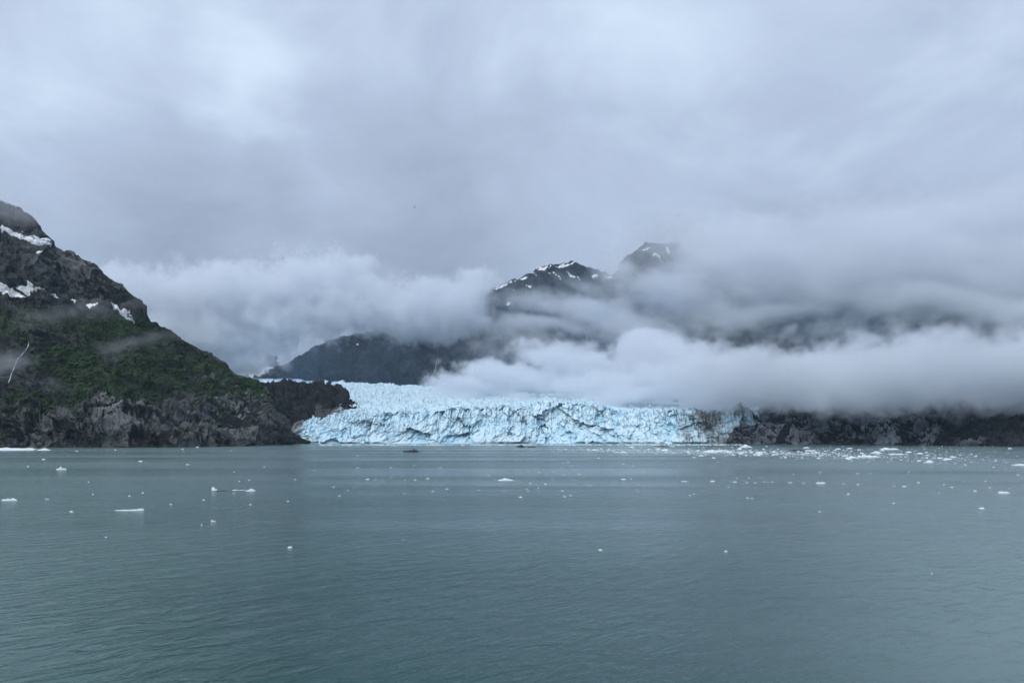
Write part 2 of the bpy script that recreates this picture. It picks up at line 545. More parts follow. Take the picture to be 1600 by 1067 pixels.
def ridge_masks(px, row, T, P, h):
    snow = patches(px, row, [(784, 446, 18, 1.6, -.35), (812, 438, 12, 1.4, -.25), (854, 417, 15, 1.8, -.5), (858, 426, 19, 1.6, .5), (834, 431, 10, 1.3, 0.1), (886, 412, 22, 1.7, -.15), (893, 424, 16, 1.3, .5),
                             (952, 436, 12, 2.6, 0.1), (930, 433, 8, 1.2, 0.2), (1028, 404, 11, 1.4, .35), (1040, 407, 6, 1.2, 0.2), (1043, 390, 4, 5, 0.8), (1008, 387, 9, 1.2, -0.4), (800, 480, 12, 1.3, 0), (817, 481, 8, 1.6, 0),
                             (826, 447, 8, 1.2, 0.5), (796, 455, 11, 1.2, 0.5), (558, 529, 2, 1.2, 0)], None)
    snow = (snow - 0.06) * 1.0 + fbm(P / np.array([60.0, 60.0, 25.0]), 3, seed=161) * 0.55 * (snow > 0.02)
    v = np.clip(sstep(row, 480, 540) * (0.4 + 0.8 * fbm(P / 300.0, 3, seed=171)), 0, 1)
    return {'snow': snow, 'veg': v, 'pale': np.clip(fbm(P / 250.0, 4, seed=172) * 0.7, 0, 1)}


far_ridge, ridge_grid = slope('far_mountain', 335, 2100, 1000, 250, ridge_sil, lambda p: 668 + 0 * p, lambda p: 4700 + 0 * p, lut([(335, 5300), (560, 5600), (900, 6600), (2200, 6600)]),
                              lambda T: 0.15 * T + 0.85 * T ** 1.2, lambda px, row, T: 75 * (0.4 + 0.7 * sstep(1 - T, 0.0, 0.12)), 23, M_far, ridge_masks, back_run=2200, feat=190.0)
tag(far_ridge, 'dark blue grey mountain with snow streaked summits rising through the clouds', 'mountain')

snow_sil = lut([(200, 590), (300, 560), (340, 540), (372, 515), (390, 522), (405, 532), (430, 556), (460, 585), (520, 610)])
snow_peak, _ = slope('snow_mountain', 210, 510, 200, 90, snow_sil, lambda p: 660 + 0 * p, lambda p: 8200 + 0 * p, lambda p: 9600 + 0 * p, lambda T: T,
                     lambda px, row, T: 110 + 0 * px, 31, M_snowpeak,
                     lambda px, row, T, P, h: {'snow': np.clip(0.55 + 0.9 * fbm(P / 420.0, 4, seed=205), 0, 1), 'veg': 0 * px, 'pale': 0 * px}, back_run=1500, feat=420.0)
tag(snow_peak, 'faint snowy peak almost lost in cloud behind the glacier valley', 'mountain')

right_sil = lut([(1120, 690), (1150, 655), (1175, 646), (1215, 622), (1300, 600), (1450, 575), (1700, 545), (2000, 520), (2300, 500)])
right_d0 = smooth_lut([(1120, 2085), (1150, 2060), (1200, 1960), (1270, 1880), (1320, 1850), (1420, 1750), (1600, 1560), (1800, 1450), (2300, 1300)], 14)
right_d1 = lut([(1120, 2110), (1160, 2180), (1230, 2500), (1400, 2600), (2300, 2400)])


def right_masks(px, row, T, P, h):
    pale = patches(px, row, [(1215, 672, 60, 26, -.1), (1180, 660, 30, 26, -.6), (1385, 668, 85, 32, 0.05), (1230, 688, 50, 10, 0), (1510, 683, 20, 9, 0), (1295, 673, 12, 6, 0), (1400, 690, 60, 7, 0.03)], None)
    pale = pale * (0.6 + 1.0 * fbm(P / 45.0, 4, seed=305))
    snow = patches(px, row, [(1370, 682, 4, 2, 0), (1420, 686, 5, 2, 0), (1522, 697, 4, 1.5, 0), (1480, 694, 3, 1, 0)], None)
    return {'snow': snow * 0, 'veg': np.zeros(len(px)), 'pale': np.clip(pale * 1.3, 0, 1)}


right_shore, _ = slope('right_mountain', 1125, 2250, 900, 230, right_sil, lambda p: HORIZON + CAM_H * F / right_d0(p), right_d0, right_d1,
                       lambda T: np.interp(T, [0, 0.12, 0.3, 0.5, 1], [0, 0.04, 0.12, 0.3, 1]),
                       lambda px, row, T: 26 * (0.3 + 0.7 * sstep(T, 0, .08)) * np.clip((px - 1115) / 130, 0.2, 1) * (0.6 + 0.4 * sstep(1 - T, 0, .1)), 47, M_right, right_masks, back_run=600, feat=80.0)
tag(right_shore, 'low dark rocky shore beside the glacier with its top lost in fog', 'mountain')

moraine_sil = lut([(360, 604), (390, 598), (405, 596), (430, 597), (460, 596), (490, 598), (515, 599), (532, 604), (541, 614), (548, 626), (556, 637)])
moraine, _ = slope('moraine', 365, 556, 330, 110, moraine_sil, lut([(365, 700), (400, 690), (440, 668), (470, 655), (500, 649), (556, 640)]), lambda p: 2200 + 0 * p, lut([(365, 2700), (480, 2650), (556, 2300)]),
                   lambda T: T, lambda px, row, T: 22 * (0.6 + 0.4 * sstep(1 - T, 0, .1)), 53, M_debris,
                   lambda px, row, T, P, h: {'snow': np.clip(sstep(fbm(P / 26.0, 4, seed=405), 0.25, 0.5) * 0.5, 0, 1), 'veg': 0 * px, 'pale': np.clip(0.05 + fbm(P / 40.0, 3, seed=406), 0, 1)},
                   back_run=300, feat=42.0)
tag(moraine, 'black debris covered moraine between the green mountain and the ice', 'moraine')

# ------------------------------------------------------------------ glacier
glacier = empty('glacier', (0, 2080, 0))
tag(glacier, 'wide pale blue tidewater glacier with a broken ice cliff across the bay', 'glacier')
bpy.context.view_layer.update()
crest = lut([(425, 682), (440, 668), (455, 656), (470, 651), (490, 648), (520, 645), (560, 641), (620, 640), (680, 639), (720, 637), (760, 634), (790, 632), (830, 630), (870, 629), (900, 628), (925, 629), (950, 635),
             (980, 638), (1010, 639), (1050, 638), (1080, 637), (1110, 640), (1140, 639), (1158, 632), (1168, 630), (1180, 640), (1200, 662)])


def plates(q, seed, tilt=1.5):
    f1, f2, vec, rnd = cells(q, seed)
    return (rnd[:, 0] - 0.5) * 1.0 + (vec * (rnd[:, 1:4] - 0.5)).sum(1) * tilt, f2 - f1


NC, NR = 1500, 170
px = np.linspace(424, 1198, NC)
v = np.linspace(0, 1, NR)
PX, V = np.meshgrid(px, v)
D0 = 2082 + 8 * np.sin((PX - 440) / 130.0)
ZC = (HORIZON - crest(PX)) / F * 2110 + CAM_H
f1, f2, vec, rnd = cells(np.stack([PX.ravel() / 9.0, PX.ravel() * 0, PX.ravel() * 0 + 0.5], 1), 5)
f1b, f2b, vecb, rndb = cells(np.stack([PX.ravel() / 3.6, PX.ravel() * 0, PX.ravel() * 0 + 0.5], 1), 6)
jag = ((rnd[:, 0] - 0.55) * 13 + (rndb[:, 0] - 0.5) * 8 - 5 * (1 - sstep(f2b - f1b, 0, 0.25))).reshape(PX.shape)
ZC = np.maximum(ZC + jag * sstep(PX, 430, 480), 4)
Z = ZC * V - 3 * (V == 0)
Yb = D0 + 74 * V ** 1.15
P = np.stack([(PX - 800) / F * D0, Yb, Z], -1).reshape(-1, 3)
warp = np.stack([fbm(P / 45.0 + 7 * k, 3, seed=80 + k) for k in range(3)], 1) * 14
q = P + warp
q[:, 0] += 0.45 * q[:, 2] * np.sin(P[:, 0] / 170.0)
a1, e1 = plates(q / np.array([60, 60, 70]), 21)
a2, e2 = plates(q / np.array([26, 30, 34]), 22)
a3, e3 = plates(q / np.array([11, 14, 17]), 23)
a4, e4 = plates((P + warp * 0.5) / np.array([4.6, 6, 7.5]), 24)
up_ = sstep(V.ravel(), 0.45, 0.85)
flute = ridged(np.stack([P[:, 0] / 9.0, P[:, 1] / 60, P[:, 2] / 55.0], 1), 3, seed=90)
c1, ec1 = plates(q / np.array([15, 26, 80]), 25, 1.2)
c2, ec2 = plates((P + warp * 0.35) / np.array([6, 14, 34]), 26, 1.2)
zone = sstep(fbm(P / np.array([120.0, 120, 60]), 3, seed=97) + 0.9 * (V.ravel() - 0.45), -0.12, 0.18)   # columns above, slumped slabs below
calm = np.clip(0.55 + 1.6 * fbm(q / np.array([80.0, 80, 45]), 3, seed=98), 0.15, 1.5)   # smooth calved faces beside shattered ice
a0, e0 = plates(q / np.array([120, 90, 110]), 27, 1.6)
disp = a0 * 22 + a1 * 12 + (a2 * 7.5 + a3 * 3.6 * calm) * (1 - 0.6 * zone) + a4 * 1.1 * calm + (c1 * 7 + c2 * 3.8 + flute * 3) * zone + fbm(P / 5.0, 3, seed=95) * 0.9 * calm
disp *= (0.35 + 0.65 * sstep(V.ravel(), 0, 0.06))
P[:, 1] -= disp
P[:, 0] += (a3 * 3 + a4 * 1.5) * sstep(V.ravel(), 0.02, 0.2)
P[:, 2] += (a3 * 3 + a4 * 1.2) * sstep(V.ravel(), 0.05, 0.3) * (1 - 0.5 * (V.ravel() > 0.97))
pxs, vs = PX.ravel(), V.ravel()
crack = np.clip(1 - sstep(np.minimum(np.minimum(e2 * 1.5, np.where(zone > 0.5, ec2, e3)), np.where(zone > 0.5, ec1 * 1.6, e1 * 2)), 0.0, 0.12), 0, 1) * 0.65 + np.clip(-disp / 40, 0, 0.4) + 0.55 * fbm(q / np.array([75.0, 75, 40]), 4, seed=99)
row_f = 693 - (693 - crest(pxs)) * vs
dirt = 0.75 * (1 - sstep(pxs, 452, 486 + 14 * fbm(P / 30.0, 3, seed=101))) + 0.55 * patches(pxs, row_f, [(1070, 672, 16, 30, 0.3), (1112, 655, 22, 40, 0), (1165, 640, 10, 12, 0), (1140, 690, 40, 12, 0), (606, 686, 9, 9, .9)], None)
dirt += 0.26 * sstep(pxs, 1045, 1110) + 0.9 * sstep(pxs, 1040, 1090) * np.clip(fbm(np.stack([P[:, 0] / 7.0, P[:, 1] * 0, P[:, 2] / 60.0], 1), 4, seed=107), 0, 1)
streak = fbm(np.stack([P[:, 0] / 5.0, P[:, 1] * 0, P[:, 2] / 45.0], 1), 4, seed=103)
strat = P[:, 2] + 0.35 * P[:, 0] + 14 * fbm(P / 60.0, 3, seed=105)
dirt += 0.26 * sstep(np.sin(strat / 9.0) * np.sin(strat / 31.0 + 1.0), 0.45, 0.9) * sstep(fbm(P / 110.0, 2, seed=106), -0.1, 0.25)
dirt += np.clip(streak, 0, 1) * 0.55 * sstep(vs, 0.5, 0.9) + 0.2 * np.clip(fbm(P / 25.0, 4, seed=104), 0, 1)
# back row curls over the brink so the crest has thickness
G = P.reshape(NR, NC, 3)
brink = G[-1].copy()
brink[:, 1] += 16
brink[:, 2] -= 14
G = np.concatenate([G, brink[None]], 0)
pad = lambda a: np.concatenate([a.reshape(NR, NC), a.reshape(NR, NC)[-1:]], 0).ravel()
face = mesh_obj('ice_cliff', G.reshape(-1, 3) - np.array([0, 2080, 0]), grid_faces(NR + 1, NC), M_ice, glacier, attrs={'crack': pad(crack), 'dirt': pad(dirt)})
face['label'] = 'shattered blue white ice cliff standing in the water'

# upper ice field running back up the valley
NC2, NR2 = 900, 300
px = np.linspace(492, 1186, NC2)
far_row = lut([(380, 600), (405, 594), (470, 596), (540, 598), (600, 600), (690, 606), (760, 612), (850, 617), (900, 617), (950, 620), (1000, 627), (1100, 632), (1185, 640), (1230, 655)])
t = np.linspace(0, 1, NR2) ** 1.35
PX, T = np.meshgrid(px, t)
D = 2152 + (3900 - 2152) * T
near_row = crest(PX) + 5
row = near_row + (far_row(PX) - near_row) * (T ** 0.55)
P = np.stack([(PX - 800) / F * D, D, CAM_H + (HORIZON - row) / F * D], -1).reshape(-1, 3)
warp = np.stack([fbm(P / 60.0 + 7 * k, 3, seed=120 + k) for k in range(3)], 1) * 18
q = (P + warp) * np.array([1, 1, 0.0])
bend = q.copy()
bend[:, 1] += 0.00045 * (q[:, 0] + 60) ** 2
a1, e1 = plates(bend / np.array([62, 17, 20]), 61)
a2, e2 = plates(bend / np.array([18, 10, 20]), 62)
a3, e3 = plates(q / np.array([55, 45, 20]), 63)
hh = a3 * 11 + a1 * 9 + a2 * 5 - 10 * (1 - sstep(e1, 0, 0.2)) - 5 * (1 - sstep(e2, 0, 0.2)) + fbm(P / 6.0, 2, seed=130) * 1.5
P[:, 2] += hh * (0.7 + 0.5 * sstep(T.ravel(), 0.0, 0.2))
dirt = 0.9 * (1 - sstep(PX.ravel() + 14 * fbm(P / 40.0, 3, seed=131), 505, 575)) * (1 - sstep(T.ravel(), 0.55, 0.9)) + 0.15 * np.clip(fbm(P / 40.0, 3, seed=132), 0, 1) + 0.4 * sstep(PX.ravel(), 1090, 1180)
crack = 0.7 * (1 - sstep(np.minimum(e1, e2), 0, .2)) + 0.2 * fbm(P / 90.0, 3, seed=133)
field = mesh_obj('ice_field', P - np.array([0, 2080, 0]), grid_faces(NR2, NC2), M_field, glacier, attrs={'crack': crack, 'dirt': dirt})
field['label'] = 'crevassed upper ice sloping back up the valley'
# distant arm of the glacier glimpsed over the moraine
NC3, NR3 = 220, 40
px = np.linspace(360, 505, NC3)
PX, T = np.meshgrid(px, np.linspace(0, 1, NR3))
D = 3000 + 1500 * T
row = 606 + (lut([(360, 598), (400, 592), (420, 591), (440, 593), (460, 592), (480, 595), (505, 597)])(PX) - 606) * T
P = np.stack([(PX - 800) / F * D, D, CAM_H + (HORIZON - row) / F * D], -1).reshape(-1, 3)
a1, e1 = plates(P * np.array([1, 1, 0]) / np.array([45, 60, 20]), 71)
P[:, 2] += a1 * 10
arm = mesh_obj('ice_arm', P - np.array([0, 2080, 0]), grid_faces(NR3, NC3), M_field, glacier, attrs={'crack': 1 - sstep(e1, 0, .2), 'dirt': 0.35 * np.clip(fbm(P / 90, 3, seed=140) + .4, 0, 1)})
arm['label'] = 'narrow snowy ice seen over the black moraine'

# ------------------------------------------------------------------ waterfalls on the slopes
def project(P):
    return 800 + P[..., 0] / P[..., 1] * F, HORIZON - (P[..., 2] - CAM_H) / P[..., 1] * F


M_fall, _t = material('falling_water')
_b = _t.n('ShaderNodeBsdfPrincipled', {'Base Color': _t.mix(_t.noise(_t.n('ShaderNodeNewGeometry').outputs['Position'], 0.4, 4.0, 0.6), (0.30, 0.32, 0.33), (0.66, 0.68, 0.70)), 'Roughness': 0.5})
_t.n('ShaderNodeOutputMaterial', {'Surface': _b})


def waterfall(grid, pts, width_px, label, rng_seed):
    rng = random.Random(rng_seed)
    P = grid[2].reshape(-1, 3)
    ppx, prow = project(P)
    dense = []
    for (a, b) in zip(pts[:-1], pts[1:]):
        for s in np.linspace(0, 1, 5)[:-1]:
            dense.append((a[0] + (b[0] - a[0]) * s, a[1] + (b[1] - a[1]) * s))
    dense.append(pts[-1])
    line = []
    for (x, y) in dense:
        d = (ppx - x) ** 2 + (prow - y) ** 2
        near = np.argsort(d)[:12]
        depth = P[near, 1].min()
        line.append(np.array(px_to(x + rng.uniform(-.4, .4), y, depth - 4.0)))
    line = np.array(line)
    wd = width_px * line[:, 1] / F * 0.5
    verts, faces = [], []
    k = 6
    for i, (p, r_) in enumerate(zip(line, wd)):
        r_ *= rng.choice((0.25, 0.6, 0.9, 1.3)) * (0.5 if i in (0, len(line) - 1) else 1)
        for j in range(k):
            a = 2 * math.pi * j / k
            verts.append((p[0] + math.cos(a) * r_, p[1] + math.sin(a) * r_ * 0.6, p[2]))
    for i in range(len(line) - 1):
        for j in range(k):
            faces.append((i * k + j, i * k + (j + 1) % k, (i + 1) * k + (j + 1) % k, (i + 1) * k + j))
    o = mesh_obj('waterfall', verts, faces, M_fall, smooth=True)
    return tag(o, label, 'waterfall', 'waterfalls on the slopes')


waterfall(left_grid, [(45, 534), (44, 541), (37, 551), (28, 560), (23, 571), (18, 584), (13, 599)], 1.3, 'thin white waterfall bending down the green mountainside near the left edge', 1)
waterfall(ridge_grid, [(683, 560), (681, 573), (676, 590)], 0.6, 'faint hair thin waterfall on the dark far ridge, left of its twin', 2)
waterfall(ridge_grid, [(739, 566), (741, 578), (739, 590)], 0.6, 'faint hair thin waterfall on the dark far ridge just above the low fog', 3)
waterfall(ridge_grid, [(887, 530), (884, 540), (881, 548)], 0.6, 'short faint waterfall on the dark slope under the cloud band, left of its twin', 4)
waterfall(ridge_grid, [(915, 517), (917, 528), (919, 540)], 0.6, 'short faint waterfall on the dark slope under the cloud band, right of its twin', 5)


# ------------------------------------------------------------------ alder brush on the green slope
M_brush, _t = material('alder_brush')
_p = _t.n('ShaderNodeNewGeometry').outputs['Position']
_c = _t.mix(_t.smooth(_t.noise(_p, 0.05, 3.0), 0.35, 0.65), (0.013, 0.028, 0.010), (0.040, 0.074, 0.022))
_c = _t.mix(_t.smooth(_t.noise(_p, 0.012, 3.0), 0.45, 0.65), _c, (0.026, 0.040, 0.018))
_b = _t.n('ShaderNodeBsdfPrincipled', {'Base Color': _c, 'Roughness': 0.8})
_b.inputs['Specular IOR Level'].default_value = 0.15
_t.n('ShaderNodeOutputMaterial', {'Surface': _b})
GP = left_grid[2]
gv = np.array([d.value for d in left_mountain.data.attributes['veg'].data], np.float32).reshape(-1, GP.shape[1])[:GP.shape[0]]
gn = grid_normals(GP)
gn = np.where(gn[:, :, 2:3] < 0, -gn, gn)
vis = (left_grid[0] > -60) & (gv + 0.35 * np.random.default_rng(8).normal(size=gv.shape) * 0.6 > 0.42)
idx = np.argwhere(vis)
rg = np.random.default_rng(9)
idx = idx[rg.permutation(len(idx))[:11000]]
ic = bmesh.new()
bmesh.ops.create_icosphere(ic, subdivisions=1, radius=1.0)
iv = np.array([v_.co[:] for v_ in ic.verts])
ifc = np.array([[v_.index for v_ in f_.verts] for f_ in ic.faces])
ic.free()
cen = GP[idx[:, 0], idx[:, 1]] + gn[idx[:, 0], idx[:, 1]] * 0.5
size = rg.uniform(1.3, 3.6, len(cen)) * (1 + 0.9 * (rg.random(len(cen)) > 0.9))
jit = 1 + rg.uniform(-0.35, 0.35, (len(cen), len(iv), 1))
bv = cen[:, None] + iv[None] * jit * size[:, None, None] * np.array([1.15, 1.15, 0.8])
bf = ifc[None] + (np.arange(len(cen)) * len(iv))[:, None, None]
brush = mesh_obj('shrubbery', bv.reshape(-1, 3), bf.reshape(-1, 3), M_brush)
tag(brush, 'dark green alder brush covering the middle of the mountainside', 'shrubbery', kind='stuff')


# ------------------------------------------------------------------ floating ice
def on_water(px, row):
    D = CAM_H * F / (row - HORIZON)
    return Vector(((px - 800) / F * D, D, 0.0)), D / F


def chunk_mesh(seed):
    """one faceted chunk, unit width, base below the waterline"""
    bm = bmesh.new()
    bmesh.ops.create_icosphere(bm, subdivisions=2, radius=0.5)
    co = np.array([v.co[:] for v in bm.verts])
    a, e_ = plates(co * 2.2 + seed * 7.7, seed, 2.2)
    n_ = fbm(co * 3.0 + seed * 3.1, 3, seed=seed)
    for v_, k, m_ in zip(bm.verts, a, n_):
        v_.co *= 1 + 0.42 * k + 0.3 * m_
        if v_.co.z < -0.12:
            v_.co.z = -0.12
    me = bpy.data.meshes.new('ice_chunk')
    bm.to_mesh(me)
    bm.free()
    me.materials.append(M_berg)
    return me


CHUNKS = [chunk_mesh(s) for s in range(1, 11)]
RNG = random.Random(5)


def chunk(px, row, wpx, hpx, label, group, cat='ice chunk'):
    loc, m = on_water(px, row)
    o = bpy.data.objects.new('ice_chunk', RNG.choice(CHUNKS))
    o.location = loc
    wx = wpx * 0.66 * m
    hz = min(max(hpx * 0.75 * m, 0.10 * wx), 0.5 * wx)
    o.scale = (wx * 1.25, wx * RNG.uniform(0.5, 0.9), hz * 1.7)
    o.rotation_euler = (0, 0, RNG.uniform(-0.5, 0.5) + RNG.choice((0, math.pi)))
    COL.objects.link(o)
    return tag(o, label, cat, group)


def berg_part(name, prof, x0, x1, h, depth, seed, parent, dirt=0.0, y0=0.0, n=26, k=9, mat=None):
    """a floating block from its side outline: prof is (0..1 along, 0..1 height)"""
    pr = np.array(prof, float)
    xs = np.linspace(0, 1, n)
    hs = np.interp(xs, pr[:, 0], pr[:, 1]) * h
    verts = []
    for i, (s, hh_) in enumerate(zip(xs, hs)):
        wd = depth * (0.35 + 0.65 * math.sin(math.pi * min(max(s, 0.06), 0.94)) ** 0.6)
        for j in range(k):
            a = math.pi * j / (k - 1)
            ca, sa = math.cos(a), math.sin(a)
            verts.append((x0 + (x1 - x0) * s, y0 - wd * 0.5 * (abs(ca) ** 0.7) * (1 if ca > 0 else -1), hh_ * sa ** 0.6 - 0.25 * h * (abs(ca) > 0.98)))
    V_ = np.array(verts)
    a_, e_ = plates(V_ / (h * 0.8 + 0.3) + seed * 3.3, seed, 1.8)
    f_ = fbm(V_ / (h * 0.5 + 0.2) + seed, 3, seed=seed)
    up2 = np.clip(V_[:, 2] / (h + 1e-6), 0, 1)
    V_[:, 2] += (a_ * 0.22 + f_ * 0.18) * h * up2
    V_[:, 1] += a_ * 0.25 * h
    V_[:, 0] += f_ * 0.2 * h
    fc = [(i * k + j, (i + 1) * k + j, (i + 1) * k + j + 1, i * k + j + 1) for i in range(n - 1) for j in range(k - 1)]
    fc = np.array(fc)
    dz = np.full(len(V_), float(dirt)) if np.isscalar(dirt) else dirt(V_, up2)
    return mesh_obj(name, V_, fc, mat or M_berg, parent, attrs={'dirt': dz, 'crack': 0.3 * (1 - up2)})


def berg(px, row, parts, label, cat='iceberg', name='iceberg', group=None):
    """parts: (name, outline, x from, x to (px), height px, depth m factor, dirt)"""
    loc, m = on_water(px, row)
    if len(parts) == 1:
        nm, prof, xa, xb, h, dep, dirt = parts[0]
        o = berg_part(name, prof, (xa - px) * m, (xb - px) * m, h * m, (xb - xa) * m * dep, int(px) % 97, None, dirt)
        o.location = loc
    else:
        o = empty(name, loc)
        for i, (nm, prof, xa, xb, h, dep, dirt) in enumerate(parts):
            berg_part(nm, prof, (xa - px) * m, (xb - px) * m, h * m, max((xb - xa) * m * dep, 0.5), (int(px) + i * 13) % 97, o, dirt)
    return tag(o, label, cat, group)


HUMP = [(0, 0.05), (0.15, 0.35), (0.4, 0.7), (0.55, 1), (0.75, 0.6), (1, 0.05)]
FLAT = [(0, 0.1), (0.08, 0.5), (0.2, 0.9), (0.3, 1), (0.45, 0.6), (0.6, 0.7), (0.75, 0.95), (0.9, 0.5), (1, 0.1)]
FIN = [(0, 0.35), (0.05, 1), (0.2, 0.9), (0.5, 0.5), (0.8, 0.2), (1, 0.05)]
RAGGED = [(0, 0.2), (0.08, 0.7), (0.17, 0.4), (0.3, 0.8), (0.42, 0.55), (0.55, 1), (0.7, 0.5), (0.82, 0.75), (0.92, 0.3), (1, 0.1)]
low_dark = lambda V_, up2: np.clip(1.15 - up2 * 2.2, 0, 1)

berg(790, 750.5, [('ice', [(0, .12), (.12, .35), (.3, .5), (.42, 1), (.55, .9), (.7, .55), (.88, .35), (1, .1)], 778, 802, 3.6, 0.5, 0.0)], 'low bright white iceberg alone on the water in front of the ice cliff')
berg(365, 767, [('ice_fin', FIN, 331, 345, 6.0, 0.6, low_dark), ('ice_ledge', FLAT, 345, 355, 1.0, 0.5, 0.9), ('dark_ledge', FLAT, 360, 386, 2.0, 0.3, lambda V_, u: np.clip(1.3 - u * 1.3, 0, 1)),
                ('ice_dome', HUMP, 384, 399, 3.6, 0.7, 0.0)], 'dark bottomed iceberg with an upright fin and a white dome')
berg(203, 797.5, [('ice', [(0, .02), (.06, .2), (.3, .45), (.5, .35), (.75, .6), (.9, 1), (.96, .9), (1, .05)], 179, 225, 3.6, 0.10, 0.0)], 'long thin flat white ice floe near the dark bottomed iceberg', 'ice floe', 'ice_floe')
berg(95, 733.5, [('ice_block', HUMP, 88, 99, 3.0, 0.6, 0.0), ('ice_spike', [(0, .3), (.3, 1), (.6, .7), (1, .2)], 93, 99, 5.5, 0.7, 0.0), ('ice_ledge', FLAT, 97, 104, 2.2, 0.6, 0.0)], 'small white iceberg with a pointed knob below the green mountain')
berg(15, 782, [('ice_block', RAGGED, 3, 20, 3.4, 0.25, 0.0), ('ice_spike', HUMP, 12, 27, 4.6, 0.3, 0.0)], 'ragged white iceberg at the left edge of the bay')
berg(28, 703.5, [('ice_sheet', [(0, .7), (.2, .9), (.45, 1), (.6, .8), (.9, .9), (1, .3)], -30, 57, 4.0, 0.3, 0.0), ('ice_block', HUMP, 58, 79, 3.2, 0.5, 0.0)], 'long white ice sheet against the foot of the green mountain', 'ice floe', 'ice_floe')
berg(644, 706.0, [('dirty_ice', RAGGED, 630, 656, 3.6, 0.4, lambda V_, u: np.clip(1.4 - 0.5 * u, 0, 1)), ('ice_block', RAGGED, 640, 653, 5.0, 0.5, 1.2)], 'black dirty iceberg floating before the left half of the ice cliff')
berg(815, 698.5, [('dirty_ice', HUMP, 806, 821, 4.2, 0.6, 1.2), ('ice_ledge', RAGGED, 824, 838, 2.2, 0.4, 1.1)], 'small black domed iceberg close under the middle of the ice cliff')
berg(1036, 698, [('ice', RAGGED, 1022, 1046, 2.6, 0.4, 0.75)], 'long grey dirty iceberg low against the right half of the ice cliff')
berg(1250, 704.5, [('dark_ledge', FLAT, 1234, 1259, 2.6, 0.3, 1.2), ('ice_ledge', FLAT, 1256, 1276, 1.5, 0.4, 0.0)], 'flat black topped floe with a white end in the brash ice', 'ice floe', 'ice_floe')
berg(1342, 700.5, [('ice', FLAT, 1334, 1351, 1.3, 0.4, 0.9)], 'thin dark floe close to the pale rocks of the shore', 'ice floe', 'ice_floe')
berg(1165, 699, [('ice', [(0, .1), (.3, .5), (.5, 1), (.65, .6), (1, .15)], 1156, 1175, 5.0, 0.6, 0.0)], 'peaked white iceberg just off the rocky end of the glacier')
berg(1112, 706.5, [('ice', RAGGED, 1099, 1126, 4.2, 0.5, 0.0)], 'largest ragged white iceberg inside the brash band before the glacier')
berg(1369, 708, [('ice', HUMP, 1361, 1378, 3.6, 0.6, 0.0)], 'white hump of ice before the pale rock face on shore')
berg(1394, 702.5, [('ice', FLAT, 1376, 1404, 3.0, 0.4, 0.0)], 'blue white ice block close to the foot of the pale rock face')
berg(1401, 710, [('ice', FLAT, 1388, 1414, 1.8, 0.3, 0.0)], 'long flat floe just outside the blue white block', 'ice floe', 'ice_floe')
berg(1358, 714, [('ice', RAGGED, 1340, 1374, 3.2, 0.35, 0.0)], 'broad broken floe at the outer rim of the brash ice', 'ice floe', 'ice_floe')
berg(1453, 722.5, [('ice', HUMP, 1446, 1459, 4.0, 0.7, 0.0)], 'chunky white block on the right beyond the brash band')
berg(1570, 770, [('ice', FLAT, 1560, 1577, 2.4, 0.5, 0.0)], 'flat white floe apart on the right hand water', 'ice floe', 'ice_floe')
berg(1282, 755, [('ice', FLAT, 1275, 1290, 2.0, 0.4, 0.0)], 'longest white floe in the thin drift line on the right', 'ice floe', 'ice_floe')
berg(1590, 727, [('ice', RAGGED, 1581, 1606, 2.6, 0.4, 0.0)], 'white floe cut off by the right edge of the picture', 'ice floe', 'ice_floe')
berg(453, 855.5, [('ice', RAGGED, 449.5, 457, 2.4, 0.8, 0.0)], 'nearest small white ice lump on the left half of the open water', 'ice chunk', 'ice_chunk')
berg(938, 859.5, [('ice', RAGGED, 935, 941.5, 2.0, 0.8, 0.0)], 'nearest small white ice lump in the middle of the open water', 'ice chunk', 'ice_chunk')
berg(1134, 861.5, [('ice', HUMP, 1131.5, 1136.5, 2.0, 0.8, 0.0)], 'tiny white ice lump right of the middle one on the near water', 'ice chunk', 'ice_chunk')
berg(1534, 794.5, [('ice', RAGGED, 1530, 1538, 2.2, 0.8, 0.0)], 'single white lump nearest to us on the right hand water', 'ice chunk', 'ice_chunk')
berg(333, 814.5, [('ice', FIN, 330, 337, 2.8, 0.8, 0.0)], 'little pointed ice lump below the dark bottomed iceberg', 'ice chunk', 'ice_chunk')

